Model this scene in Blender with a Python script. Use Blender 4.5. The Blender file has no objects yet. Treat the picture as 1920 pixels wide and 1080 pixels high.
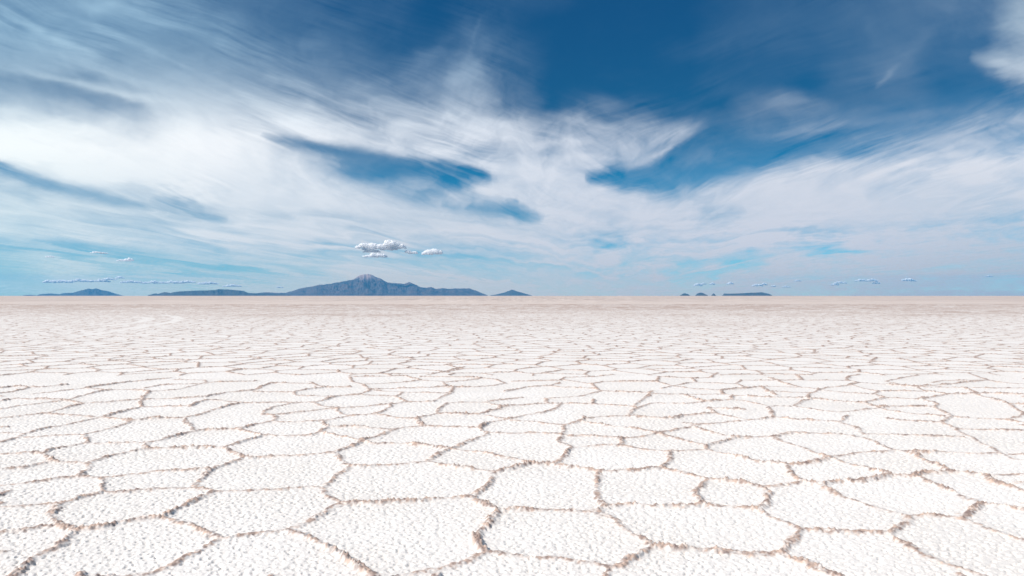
import bpy, bmesh, math, random
import numpy as np
from mathutils import Vector
from mathutils.geometry import delaunay_2d_cdt

random.seed(7); rng = np.random.default_rng(7)
scene = bpy.context.scene
COL = scene.collection

# ------------------------------------------------------------------ camera
F = 1280.0                     # focal length in photo pixels (1920 wide) = 24 mm lens
HC = 1.5                       # eye height over the salt
HOR = 554.6                    # horizon row
PITCH = math.atan((HOR - 540.0) / F)
cd = bpy.data.cameras.new('camera'); cam = bpy.data.objects.new('camera', cd); COL.objects.link(cam)
cd.sensor_width = 36.0; cd.lens = 24.0; cd.clip_start = 0.1; cd.clip_end = 2.0e6
cam.location = (0, 0, HC); cam.rotation_euler = (math.pi / 2 + PITCH, 0, 0)
scene.camera = cam

# ------------------------------------------------------------------ light, sky, exposure
SUN_AZ = math.radians(-112)    # seen from the camera: to the left, a little behind
SUN_EL = math.radians(46)
world = bpy.data.worlds.new('World'); scene.world = world; world.use_nodes = True
nt = world.node_tree; nt.nodes.clear()
wo = nt.nodes.new('ShaderNodeOutputWorld'); bg = nt.nodes.new('ShaderNodeBackground')
sky = nt.nodes.new('ShaderNodeTexSky'); sky.sky_type = 'NISHITA'; sky.sun_disc = False
sky.sun_elevation = SUN_EL; sky.sun_rotation = SUN_AZ; sky.altitude = 3600; sky.air_density = 1.0
sky.dust_density = 0.3; sky.ozone_density = 2.0
tint = nt.nodes.new('ShaderNodeMix'); tint.data_type = 'RGBA'; tint.blend_type = 'MULTIPLY'
tint.inputs[0].default_value = 1.0
ramp = nt.nodes.new('ShaderNodeValToRGB')
tc = nt.nodes.new('ShaderNodeTexCoord'); sp = nt.nodes.new('ShaderNodeSeparateXYZ')
nt.links.new(tc.outputs['Generated'], sp.inputs[0]); nt.links.new(sp.outputs['Z'], ramp.inputs[0])
R = ramp.color_ramp
SKYTINT = [(0.0, (0.72, 0.97, 0.87)), (0.023, (0.66, 0.95, 0.86)), (0.066, (0.44, 0.86, 0.88)), (0.11, (0.23, 0.69, 0.745)), (0.165, (0.06, 0.65, 0.78)), (0.25, (0.045, 0.46, 0.61)), (0.39, (0.05, 0.49, 0.72)), (1.0, (0.3, 0.55, 0.6))]
R.elements[0].position = SKYTINT[0][0]; R.elements[0].color = (*SKYTINT[0][1], 1)
R.elements[1].position = SKYTINT[-1][0]; R.elements[1].color = (*SKYTINT[-1][1], 1)
for p, c in SKYTINT[1:-1]:
    e = R.elements.new(p); e.color = (*c, 1)
nt.links.new(sky.outputs[0], tint.inputs[6]); nt.links.new(ramp.outputs[0], tint.inputs[7])
nt.links.new(tint.outputs[2], bg.inputs[0]); bg.inputs[1].default_value = 0.10
nt.links.new(bg.outputs[0], wo.inputs[0])

sl = bpy.data.lights.new('sun', 'SUN'); sl.energy = 4.75; sl.angle = math.radians(0.53); sl.color = (1.0, 0.93, 0.86)
so = bpy.data.objects.new('sun', sl); COL.objects.link(so)
sd = Vector((math.sin(SUN_AZ) * math.cos(SUN_EL), math.cos(SUN_AZ) * math.cos(SUN_EL), math.sin(SUN_EL)))
so.rotation_euler = sd.to_track_quat('Z', 'Y').to_euler()
vs = scene.view_settings; vs.view_transform = 'Standard'; vs.look = 'None'; vs.exposure = 0.03; vs.gamma = 1.0
vs.use_curve_mapping = False
scene.cycles.volume_bounces = 2; scene.cycles.max_bounces = 6; scene.cycles.transparent_max_bounces = 16
scene.cycles.use_denoising = True

# ------------------------------------------------------------------ helpers
def tag(o, label=None, cat=None, group=None, kind=None):
    for k, v in (('label', label), ('category', cat), ('group', group), ('kind', kind)):
        if v: o[k] = v
    return o

def grid_mesh(name, P, attrs=None, mat=None, smooth=True):
    """P: (rows, cols, 3) vertices -> one quad grid object"""
    r, c = P.shape[:2]
    me = bpy.data.meshes.new(name)
    n = r * c
    me.vertices.add(n); me.vertices.foreach_set('co', P.reshape(-1).astype(np.float32))
    i = np.arange(r - 1)[:, None] * c + np.arange(c - 1)[None, :]
    q = np.stack([i, i + 1, i + c + 1, i + c], -1).reshape(-1)
    nf = (r - 1) * (c - 1)
    me.loops.add(nf * 4); me.loops.foreach_set('vertex_index', q.astype(np.int32))
    me.polygons.add(nf); me.polygons.foreach_set('loop_start', np.arange(0, nf * 4, 4, dtype=np.int32))
    me.polygons.foreach_set('use_smooth', np.full(nf, smooth))
    for k, v in (attrs or {}).items():
        if v.ndim == 3:
            a = me.attributes.new(k, 'FLOAT_COLOR', 'POINT'); a.data.foreach_set('color', v.reshape(-1).astype(np.float32))
        else:
            a = me.attributes.new(k, 'FLOAT', 'POINT'); a.data.foreach_set('value', v.reshape(-1).astype(np.float32))
    me.update(calc_edges=True)
    o = bpy.data.objects.new(name, me); COL.objects.link(o)
    if mat: me.materials.append(mat)
    return o

def raw_mesh(name, V, Fq, attrs=None, mat=None, smooth=False):
    me = bpy.data.meshes.new(name); k = Fq.shape[1]
    me.vertices.add(len(V)); me.vertices.foreach_set('co', V.reshape(-1).astype(np.float32))
    me.loops.add(Fq.size); me.loops.foreach_set('vertex_index', Fq.reshape(-1).astype(np.int32))
    me.polygons.add(len(Fq)); me.polygons.foreach_set('loop_start', np.arange(0, Fq.size, k, dtype=np.int32))
    me.polygons.foreach_set('use_smooth', np.full(len(Fq), smooth))
    for a_, v in (attrs or {}).items():
        a = me.attributes.new(a_, 'FLOAT', 'POINT'); a.data.foreach_set('value', v.reshape(-1).astype(np.float32))
    me.update(calc_edges=True)
    o = bpy.data.objects.new(name, me); COL.objects.link(o)
    if mat: me.materials.append(mat)
    return o

def hsh(ix, iy, s):
    h = (ix.astype(np.int64) * 374761393 + iy.astype(np.int64) * 668265263 + s * 974634777) & 0xffffffff
    h = ((h ^ (h >> 13)) * 1274126177) & 0xffffffff
    h = (h ^ (h >> 16)) & 0xffffffff
    h = ((h * 2246822519) & 0xffffffff); h = (h ^ (h >> 15)) & 0xffffff
    return h.astype(np.float32) / 16777216.0

def vnoise(x, y, s=0):
    ix = np.floor(x); iy = np.floor(y); fx = (x - ix).astype(np.float32); fy = (y - iy).astype(np.float32)
    fx = fx * fx * fx * (fx * (fx * 6 - 15) + 10); fy = fy * fy * fy * (fy * (fy * 6 - 15) + 10)
    a = hsh(ix, iy, s); b = hsh(ix + 1, iy, s); c = hsh(ix, iy + 1, s); d = hsh(ix + 1, iy + 1, s)
    return (a + (b - a) * fx) * (1 - fy) + (c + (d - c) * fx) * fy

def fbm(x, y, o=4, s=0, g=0.5):
    t = 0.0; a = 1.0; n = 0.0
    ca, sa = math.cos(0.6), math.sin(0.6)
    for k in range(o):
        t = t + a * vnoise(x, y, s + k * 17); n += a; a *= g
        x, y = (x * ca - y * sa) * 2.03 + 13.7, (x * sa + y * ca) * 2.03 + 5.1
    return t / n

def worley(x, y, s=0):
    ix = np.floor(x); iy = np.floor(y)
    best = np.full(x.shape, 9.0, np.float32); hid = np.zeros(x.shape, np.float32)
    for dx in (-1, 0, 1):
        for dy in (-1, 0, 1):
            cx = ix + dx; cy = iy + dy
            px = cx + hsh(cx, cy, s); py = cy + hsh(cx, cy, s + 1)
            d = ((px - x) ** 2 + (py - y) ** 2).astype(np.float32)
            m = d < best; best = np.where(m, d, best); hid = np.where(m, hsh(cx, cy, s + 2), hid)
    return np.sqrt(best), hid

def sstep(a, b, x):
    t = np.clip((x - a) / (b - a), 0, 1); return t * t * (3 - 2 * t)

def new_mat(name):
    m = bpy.data.materials.new(name); m.use_nodes = True
    t = m.node_tree; t.nodes.clear()
    return m, t, t.nodes.new('ShaderNodeOutputMaterial')

def ground_at(u, v):
    """where the sight line of photo pixel (u, v) meets the salt"""
    x = (u - 960.0) / F; yu = (540.0 - v) / F
    c, s = math.cos(PITCH), math.sin(PITCH)
    fy = c - yu * s; fz = s + yu * c
    t = HC / -fz
    return x * t, fy * t

# ------------------------------------------------------------------ crack network
TR = """0,830 33,821 70,820 150,816 188,809 220,801 248,789
0,812 45,814 85,804 125,797 155,790 195,782 237,770 265,764
45,814 33,821
195,783 248,789 282,786 345,785 380,777 400,768 455,756
345,785 352,797 362,806
135,837 155,832 275,831 300,826 350,812 375,807 445,805 478,797 512,790
152,817 160,832
0,852 80,849 100,843 137,836
80,849 100,866
0,881 50,877 100,866 165,869 205,856 240,848 278,842
278,842 275,831
278,842 300,841 400,840 415,840 430,836 478,822 490,819
450,806 478,814 490,819
490,819 585,817 600,811 616,801
415,840 445,850 460,858
460,858 425,870 397,880 385,892 368,906 367,916
460,858 480,859 530,856 580,854 628,850
170,868 167,878 156,892
0,911 100,900 156,893 190,896
190,896 225,893 300,884 397,880
192,897 187,912 185,925
0,951 105,944 125,942 185,925
185,925 240,923 290,918 367,916
367,916 395,923
395,923 480,920 597,915
395,923 375,935 345,950 303,971
110,946 103,962 102,984
0,1000 60,991 100,985 145,994
145,994 200,989 230,980 303,971
145,994 125,1010 95,1032 65,1048 50,1062 30,1077 5,1092
303,971 355,985 370,992 413,1012
413,1012 460,1006 480,1002 535,997
413,1012 380,1030 340,1050 310,1066 275,1078 240,1092
275,1078 200,1084 150,1092
535,997 570,982 600,965 635,945
600,915 615,930 635,945
600,915 620,903 640,887 655,876
628,850 640,862 655,876
628,850 640,844 670,833 680,829
655,876 700,875 750,871 800,867
800,867 820,855 842,843
680,829 700,832 760,833 842,843
842,843 880,828 922,812
842,843 900,848 960,860 1000,870
800,867 860,877 927,887
927,887 960,882 995,873 1040,872
927,887 920,905 905,920 888,933
635,945 700,945 760,942 830,937 888,933
888,933 910,945 937,957
937,957 930,970 900,992 893,1000 895,1015 908,1035
937,957 980,956 1060,960 1120,960
908,1035 880,1048 850,1060 825,1070 780,1076 740,1084
535,997 560,1008 610,1024 640,1045 680,1068 700,1080 715,1095
908,1035 950,1040 1000,1047 1060,1050 1110,1060 1140,1068
1040,872 1055,857 1068,840
1068,840 1048,828 1052,817
1068,840 1110,837 1163,835
1163,835 1163,823
1163,835 1200,842 1258,848
1258,848 1253,863 1240,881
1040,872 1090,879 1124,884
1124,884 1240,881
1240,881 1290,890 1333,901
1124,884 1122,905 1115,925 1125,940 1138,952
1120,960 1138,952
1138,952 1190,951 1270,952 1318,948
1333,901 1310,917 1308,930 1318,948
1318,948 1370,953 1425,957
1333,901 1380,905 1425,913
1425,913 1440,925 1433,942 1425,957
1120,960 1150,977 1180,1000 1222,1029
1222,1029 1290,1029 1340,1033 1400,1038 1468,1040
1222,1029 1190,1048 1160,1065 1140,1068 1132,1092
1258,848 1322,843
1322,843 1322,835
1322,843 1370,855 1430,868 1475,873
1163,823 1200,820 1232,813
1232,813 1280,825 1322,835
1322,835 1360,826 1385,820 1445,820
1445,820 1488,812
1445,820 1475,831 1510,843 1562,860
1562,858 1600,851 1650,848 1678,845
1488,812 1600,816 1635,827 1660,840 1678,845
1562,860 1530,868 1475,873
1475,873 1482,890 1505,907
1425,913 1445,914 1480,909 1505,907
1505,907 1540,912 1575,906 1620,903 1668,893
1562,862 1610,877 1645,886 1668,893
1668,893 1710,895 1740,888 1780,886
1678,845 1710,849 1780,850 1875,851
1705,849 1725,860 1760,873 1780,886
1780,886 1820,889 1845,891 1870,905 1925,924
1845,891 1925,890
1875,851 1858,840 1830,825
1875,851 1900,862 1925,867
1890,854 1925,853
1530,912 1560,920 1580,932 1620,946 1660,957 1708,967
1720,895 1760,912 1800,930 1815,937 1830,937 1842,947
1842,947 1880,950 1925,958
1842,947 1820,960 1805,970
1708,967 1760,966 1805,970
1805,970 1830,982 1875,1000 1900,1010 1925,1016
1708,967 1700,980 1680,993 1665,1002
1665,1002 1620,998 1570,996 1500,991
1425,957 1440,967 1480,983 1500,991
1500,991 1490,1010 1475,1035 1468,1040
1468,1040 1510,1052 1545,1072 1575,1082 1600,1092
1665,1002 1700,1022 1730,1042 1780,1060 1830,1075 1880,1092
0,785 85,776 155,757
85,776 130,779 190,783
0,768 30,762 120,752
120,752 155,757 200,755 260,749
265,764 262,755 267,745 282,734
265,764 300,763 355,763
270,750 350,747 385,745 422,737
355,763 370,755 392,750 455,756
120,752 145,745 180,736 210,732 245,731 282,734
0,752 25,748 110,749 120,752
62,739 100,735 160,728 205,732
0,728 25,725 80,726 125,722
0,738 25,735 55,727
160,728 200,722 245,716 270,714 320,709
282,734 330,731 355,725 385,717
325,712 385,713 385,717 440,716 480,715
270,728 300,722 385,719
422,737 470,733 490,728
455,756 530,755 560,756 590,755 605,752
495,776 505,766 515,763 560,756
495,777 515,778 560,774 600,769 627,767
590,755 610,762 627,767
515,779 512,790 520,792 580,791 610,789 650,781
610,789 605,797 616,801
630,768 640,778 650,781
605,752 620,747 640,743 675,741
627,767 680,763 725,759 735,758
650,781 700,778 715,774 733,764 730,759
705,778 745,784 782,785
675,741 720,743 742,744 762,754
735,758 762,754 812,754
812,754 830,745 845,739
742,744 755,736 800,737 845,739
782,785 810,778 822,775 825,765 840,757
840,757 870,755 910,755 940,750 980,746
822,775 860,777 900,777 940,767 940,764
910,755 940,763 960,761
782,785 790,795 795,799
616,801 660,801 735,806
600,811 640,820 678,827
678,827 700,820 740,806 760,802 795,799
795,799 830,802 895,802
895,802 905,808 922,812
895,802 920,793 945,786 985,779 1010,776
910,779 960,788 1000,791 1030,796 1060,797
480,735 540,736 555,735 580,731 612,727 655,726
552,735 555,742 605,744 640,743
580,716 600,725 612,727
480,730 500,722 512,719 540,719 585,720
670,741 690,735 697,732 755,736
680,721 720,719 770,716 788,713
655,707 720,706 760,705 788,713
655,707 660,716 680,721 697,732
697,730 760,729 837,725
788,713 830,716 838,725
838,717 880,713 905,709
838,726 890,726 930,723 945,719
845,739 850,727
905,709 930,712 945,719
790,707 830,707 905,709
800,703 835,697 870,688
922,812 1015,813 1050,814
1052,817 1055,800 1060,797
1055,818 1100,818 1163,822
1060,797 1080,793 1090,787 1095,782
1090,790 1150,801 1195,804 1232,813
1090,786 1120,782 1180,781 1240,785 1265,785
1180,781 1188,770 1195,767 1185,762
960,761 1010,758 1030,757 1110,758 1185,762
1030,757 1020,748
1010,776 1043,768 1052,759
1110,758 1113,750
1195,766 1215,758 1230,756 1290,758 1320,754
1265,785 1280,779 1310,777 1340,775
1340,775 1328,766 1395,769
1340,775 1370,782 1405,788
1405,788 1452,784
1300,798 1350,794 1405,788
1232,813 1270,805 1297,802 1297,796 1285,795
1300,803 1340,813 1385,820
1020,748 1090,743 1125,734
945,735 990,726 1030,724 1048,719
1030,724 1060,727 1118,729
1108,721 1118,729 1125,734
1125,734 1220,737
1222,733 1218,742 1205,748 1190,760
1225,739 1290,740 1355,739 1375,742
1375,742 1372,750 1320,754
1285,741 1305,750 1320,754
1373,750 1400,752 1440,762
1355,739 1352,732 1395,729 1440,725
1262,724 1310,730 1352,732
1240,729 1262,724 1230,716
1262,724 1300,717 1380,720 1398,727
1108,721 1130,716 1180,716 1230,716
1055,713 1100,719 1108,721
960,716 1050,714 1060,708 1110,707 1150,703
1230,716 1235,707 1297,709 1305,717
1300,710 1332,708 1345,700
1380,720 1390,713 1440,714
1375,743 1440,745
1440,764 1450,783
1452,784 1500,788 1575,791
1575,791 1590,780
1575,791 1600,800 1620,813
1620,814 1700,816 1800,820
1440,762 1488,762 1540,771 1575,774 1647,766
1488,762 1508,753 1520,748 1600,755 1620,755 1647,766
1515,747 1520,738 1535,731 1550,727 1590,723 1612,718
1440,745 1515,747
1440,735 1480,736 1525,737
1430,727 1455,742
1440,708 1470,719 1500,726 1535,730
1440,725 1500,726
1440,714 1500,713 1590,714 1612,718
1495,704 1503,713
1545,732 1590,737 1640,740 1658,746 1622,755
1600,723 1640,733 1647,734 1635,740
1647,734 1740,734 1775,740
1658,746 1725,749 1758,757 1750,763
1725,749 1775,740 1850,738 1900,740 1925,741
1647,764 1695,762 1750,763
1647,767 1700,776 1787,782
1750,763 1787,781 1765,792
1665,786 1690,789 1720,790 1765,793 1795,803 1808,817 1830,825
1802,806 1900,807 1925,808
1830,740 1890,757 1925,760
1890,757 1925,778 1905,782 1890,786
1787,782 1840,785 1890,788 1925,795
1720,727 1740,735
1612,718 1720,725 1770,722 1845,714
1730,726 1810,728 1835,738
1660,715 1690,723 1720,726
1660,715 1690,709 1720,704
1590,714 1590,706 1612,703
1825,728 1925,729
1750,718 1770,714 1850,713 1870,717 1925,721
1815,700 1850,713"""
segs = []                                  # (x0, y0, x1, y1, strength)
YTR = 704.0
for li in TR.split('\n'):
    pts = [ground_at(*map(float, p.split(','))) for p in li.split()]
    st = random.uniform(0.65, 1.15)
    for a, b in zip(pts, pts[1:]):
        segs.append((*a, *b, st * random.uniform(0.85, 1.1)))

# beyond the nearest cells the net goes on as relaxed cells of the same size
def cell_net(Y0, Y1, slope, side, sp, seed):
    r = np.random.default_rng(seed); pts = []
    row = sp * 0.74; ny = int((Y1 - Y0) / row) + 1
    for j in range(ny):
        y = Y0 + j * row; w = min(slope * max(y, 0), 0.92 * max(y, 0) + 22) + side
        nx = int(2 * w / sp)
        xs = -w + (np.arange(nx) + (0.5 if j % 2 else 0)) * sp
        jx = r.uniform(-0.42, 0.42, nx) * sp; jy = r.uniform(-0.30, 0.30, nx) * sp
        pts += [(x + a, y + b) for x, a, b in zip(xs, jx, jy)]
    pts = [Vector(p) for p in pts]
    vo, eo, fo, *_ = delaunay_2d_cdt(pts, [], [], 0, 1e-5, False)
    V = np.array([(v.x, v.y) for v in vo]); T = np.array([f for f in fo])
    a, b, c = V[T[:, 0]], V[T[:, 1]], V[T[:, 2]]
    d = 2 * (a[:, 0] * (b[:, 1] - c[:, 1]) + b[:, 0] * (c[:, 1] - a[:, 1]) + c[:, 0] * (a[:, 1] - b[:, 1]))
    d = np.where(np.abs(d) < 1e-9, 1e-9, d)
    a2, b2, c2 = (a ** 2).sum(1), (b ** 2).sum(1), (c ** 2).sum(1)
    cx = (a2 * (b[:, 1] - c[:, 1]) + b2 * (c[:, 1] - a[:, 1]) + c2 * (a[:, 1] - b[:, 1])) / d
    cy = (a2 * (c[:, 0] - b[:, 0]) + b2 * (a[:, 0] - c[:, 0]) + c2 * (b[:, 0] - a[:, 0])) / d
    C = np.stack([cx, cy], 1); cen = (a + b + c) / 3; C = cen + (C - cen) * 0.75
    em = {}; out = []
    for i, t in enumerate(T):
        for k in range(3):
            e = (min(t[k], t[(k + 1) % 3]), max(t[k], t[(k + 1) % 3]))
            if e in em: out.append((*C[em[e]], *C[i]))
            else: em[e] = i
    out = np.array(out)
    L = np.hypot(out[:, 2] - out[:, 0], out[:, 3] - out[:, 1])
    return out[(L < 2.6 * sp) & (L > 0.05)]

YN = 125.0                                   # the finely modelled sheet ends here
net = cell_net(0.6, YN + 3, 2.0, 4.0, 1.03, 3)
yb = ground_at(960, YTR)[1]
for x0, y0, x1, y1 in net:
    L = math.hypot(x1 - x0, y1 - y0); n = max(1, int(L / 0.15)) if y0 < 15 else 1; st = random.uniform(0.6, 1.05)
    for k in range(n):
        ax, ay = x0 + (x1 - x0) * k / n, y0 + (y1 - y0) * k / n
        bx, by = x0 + (x1 - x0) * (k + 1) / n, y0 + (y1 - y0) * (k + 1) / n
        mx, my = (ax + bx) / 2, (ay + by) / 2
        if my < yb and my > 3.62 and abs(mx / my) < 0.752: continue
        segs.append((ax, ay, bx, by, st))

# ------------------------------------------------------------------ salt material
def salt_material():
    m, t, out = new_mat('salt')
    N, Lk = t.nodes, t.links
    b = N.new('ShaderNodeBsdfPrincipled'); Lk.new(b.outputs[0], out.inputs[0])
    b.inputs['Roughness'].default_value = 0.62; b.inputs['Specular IOR Level'].default_value = 0.25
    at = N.new('ShaderNodeAttribute'); at.attribute_name = 'dirt'
    geo = N.new('ShaderNodeNewGeometry')
    n1 = N.new('ShaderNodeTexNoise'); n1.inputs['Scale'].default_value = 22.0; n1.inputs['Detail'].default_value = 5
    n2 = N.new('ShaderNodeTexNoise'); n2.inputs['Scale'].default_value = 0.9; n2.inputs['Detail'].default_value = 4
    for n in (n1, n2): Lk.new(geo.outputs['Position'], n.inputs['Vector'])
    # dirt colours: mauve grey to orange brown
    r1 = N.new('ShaderNodeValToRGB'); Lk.new(n1.outputs['Fac'], r1.inputs[0])
    r1.color_ramp.elements[0].position = 0.36; r1.color_ramp.elements[0].color = (0.29, 0.22, 0.20, 1)
    r1.color_ramp.elements[1].position = 0.62; r1.color_ramp.elements[1].color = (0.63, 0.48, 0.395, 1)
    # clean salt
    r2 = N.new('ShaderNodeValToRGB'); Lk.new(n2.outputs['Fac'], r2.inputs[0])
    r2.color_ramp.elements[0].position = 0.35; r2.color_ramp.elements[0].color = (0.84, 0.81, 0.77, 1)
    r2.color_ramp.elements[1].position = 0.65; r2.color_ramp.elements[1].color = (0.90, 0.875, 0.84, 1)
    mx = N.new('ShaderNodeMix'); mx.data_type = 'RGBA'
    mt = N.new('ShaderNodeMath'); mt.operation = 'MULTIPLY_ADD'; mt.use_clamp = True
    Lk.new(at.outputs['Fac'], mt.inputs[0]); mt.inputs[1].default_value = 1.0; mt.inputs[2].default_value = 0.0
    Lk.new(mt.outputs[0], mx.inputs[0]); Lk.new(r2.outputs[0], mx.inputs[6]); Lk.new(r1.outputs[0], mx.inputs[7])
    Lk.new(mx.outputs[2], b.inputs['Base Color'])
    n3 = N.new('ShaderNodeTexNoise'); n3.inputs['Scale'].default_value = 75.0; n3.inputs['Detail'].default_value = 6
    n3.inputs['Roughness'].default_value = 0.7
    Lk.new(geo.outputs['Position'], n3.inputs['Vector'])
    bp = N.new('ShaderNodeBump'); bp.inputs['Strength'].default_value = 0.5; bp.inputs['Distance'].default_value = 0.007
    Lk.new(n3.outputs['Fac'], bp.inputs['Height']); Lk.new(bp.outputs[0], b.inputs['Normal'])
    return m
SALT = salt_material()

# ------------------------------------------------------------------ near salt sheet (finely modelled relief)
ys = [0.9]
while ys[-1] < YN:
    y = ys[-1]
    if y < 3.2: s = 0.02
    elif y < 18: s = max(0.0065, 0.0016 * y)
    else: s = min(0.0016 * y * (1 + (y - 18) * 0.012), 0.06 if y < 62 else 0.10)
    ys.append(y + s)
ys = np.array(ys)
ti = np.arange(-0.78, 0.7801, 0.0015)
to = 0.78 + np.cumsum(np.linspace(0.002, 0.026, 95))
ts = np.concatenate([-to[::-1], ti, to])
T_, Y_ = np.meshgrid(ts, ys); X_ = T_ * (Y_ + 0.0)
X_ = X_.astype(np.float64); Y_ = Y_.astype(np.float64)
wf = 1 - 0.6 * sstep(7, 22, Y_)
wx = X_ + wf * (0.044 * (vnoise(X_ / 0.26, Y_ / 0.26, 91) - .5) + 0.026 * (vnoise(X_ / 0.08, Y_ / 0.08, 92) - .5) + 0.016 * (vnoise(X_ / 0.03, Y_ / 0.03, 95) - .5))
wy = Y_ + wf * (0.044 * (vnoise(X_ / 0.26, Y_ / 0.26, 93) - .5) + 0.026 * (vnoise(X_ / 0.08, Y_ / 0.08, 94) - .5) + 0.016 * (vnoise(X_ / 0.03, Y_ / 0.03, 96) - .5))
D = np.full(X_.shape, 1.0, np.float32); S = np.zeros(X_.shape, np.float32)
MG = 0.16
for x0, y0, x1, y1, st in segs:
    ya, yc = min(y0, y1) - MG, max(y0, y1) + MG
    if yc < ys[0] or ya > ys[-1]: continue
    xa, xb = min(x0, x1) - MG, max(x0, x1) + MG
    i0 = max(0, np.searchsorted(ys, ya) - 1); i1 = min(len(ys), np.searchsorted(ys, yc) + 1)
    yl = max(ya, 0.5); tmin = min(xa / yl, xa / yc); tmax = max(xb / yl, xb / yc)
    j0 = max(0, np.searchsorted(ts, tmin) - 1); j1 = min(len(ts), np.searchsorted(ts, tmax) + 1)
    if i1 <= i0 or j1 <= j0: continue
    px = wx[i0:i1, j0:j1]; py = wy[i0:i1, j0:j1]
    dx, dy = x1 - x0, y1 - y0; L2 = dx * dx + dy * dy + 1e-9
    t = np.clip(((px - x0) * dx + (py - y0) * dy) / L2, 0, 1)
    d = np.hypot(px - x0 - t * dx, py - y0 - t * dy).astype(np.float32)
    sub = D[i0:i1, j0:j1]; m = d < sub
    sub[m] = d[m]; S[i0:i1, j0:j1][m] = st

# old vehicle tracks: crushed flat, white
TRK = [[(0, 596), (200, 594), (262, 595), (283, 598), (262, 604), (200, 612)],
       [(300, 590.5), (325, 593), (337, 598), (322, 604), (290, 609), (240, 618), (150, 630)]]
trk = np.zeros(X_.shape, np.float32)
for pl in TRK:
    pts = [ground_at(*p) for p in pl]
    for a, b in zip(pts, pts[1:]):
        W = 0.33; i0 = max(0, np.searchsorted(ys, min(a[1], b[1]) - 1)); i1 = np.searchsorted(ys, max(a[1], b[1]) + 1)
        px = X_[i0:i1]; py = Y_[i0:i1]; dx, dy = b[0] - a[0], b[1] - a[1]; L2 = dx * dx + dy * dy
        t = np.clip(((px - a[0]) * dx + (py - a[1]) * dy) / L2, 0, 1)
        d = np.hypot(px - a[0] - t * dx, py - a[1] - t * dy)
        trk[i0:i1] = np.maximum(trk[i0:i1], 1 - sstep(W * 0.6, W * 1.2, d))

k1 = fbm(X_ / 0.22, Y_ / 0.22, 3, 11); k2 = fbm(X_ / 0.040, Y_ / 0.040, 3, 21)
c1, ch = worley(X_ / 0.020, Y_ / 0.020, 31)
near = 1 - sstep(9, 24, Y_).astype(np.float32)
amp = S * (0.5 + 0.9 * sstep(0.28, 0.72, k1)) * (1 - 0.8 * trk)
w = (0.0150 + 0.0075 * S * k1 * 2) * (1 + 0.12 * sstep(8, 22, Y_))
body = np.exp(-(D / w) ** 2); lips = np.exp(-((D - 0.020) / 0.012) ** 2)
wide = np.exp(-(D / 0.11) ** 2)
crumb = np.clip(1 - c1 * 1.25, 0, 1) * (0.3 + ch)
Z = amp * (0.0088 * body * (0.5 + 1.0 * k2) + 0.005 * lips * k2 * 2 + 0.018 * crumb * body * (0.3 + 0.7 * near)) + 0.004 * wide * S
g1, gh = worley(X_ / 0.029, Y_ / 0.027, 41)
patch = 0.45 + 1.1 * fbm(X_ / 0.35, Y_ / 0.35, 3, 61)
pit = (gh > 0.80).astype(np.float32)
p1, ph = worley(X_ / 0.050, Y_ / 0.042, 45)
pits = np.clip(1.6 * (1 - (p1 / (0.20 + 0.22 * ph)) ** 2), 0, 1) * (ph > 0.22)
lump = np.clip(1 - (g1 / (0.22 + 0.22 * gh)) ** 2, 0, 1) ** 0.6 * sstep(0.25, 0.5, gh)
Z += near * (1 - np.clip(body * 1.2, 0, 1)) * (0.35 + 0.65 * patch) * (0.0030 * lump * (0.4 + 0.8 * gh) - 0.0100 * pits + 0.0045 * (fbm(X_ / 0.022, Y_ / 0.022, 2, 71) - .5))
Z += 0.010 * (fbm(X_ / 0.8, Y_ / 0.8, 2, 81) - .5)
mid_d = sstep(7, 18, Y_)
v1 = (0.25 + 1.0 * sstep(0.25, 0.7, k2)) * np.clip(0.45 + amp, 0, 1.2) * (0.55 + 0.9 * sstep(0.35, 0.65, vnoise(X_ / 0.018, Y_ / 0.018, 210)))
v1 = v1 * (1 - 0.65 * mid_d) + 0.80 * 0.65 * mid_d
dirt = np.clip(1.25 * np.exp(-(D / (w * 1.22)) ** 2) * v1, 0, 1)
dirt = np.maximum(dirt, 0.10 * wide * S * k2)
k3 = fbm(X_ / 3.2, Y_ / 6.0, 4, 201)
far = sstep(14, 62, Y_); far2 = sstep(30, 100, Y_ + 60 * (fbm(X_ / 16, Y_ / 9, 5, 215) - .5))
k4 = fbm(X_ / 1.1, Y_ / 1.6, 4, 221)
dirt = np.clip(dirt + 0.03 * patch * near * sstep(0.6, .9, k2) + (far * 0.04 + far2 * (0.04 + 0.34 * sstep(0.40, .66, k4) + 0.06 * sstep(.4, .6, k3))) * (1 - trk), 0, 1)
dirt = np.clip(dirt * (1 + 1.05 * sstep(6, 18, Y_)), 0, 1) * (1 - 0.4 * trk)
Z = Z + sstep(56, 61, Y_) * 0 
Z[-1, :] = 0; Z[0, :] = 0
salt = grid_mesh('salt_flat', np.stack([X_, Y_, Z], -1), {'dirt': dirt}, SALT)
tag(salt, kind='structure')

# ------------------------------------------------------------------ far salt plain to the horizon
EXT = 60500.0
yy = np.array([YN,  130, 180, 240, 330, 500, 800, 1500, 3000, 8000, 20000, 40000, EXT - 500])
tg = np.linspace(-1.6, 1.6, 81)
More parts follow.
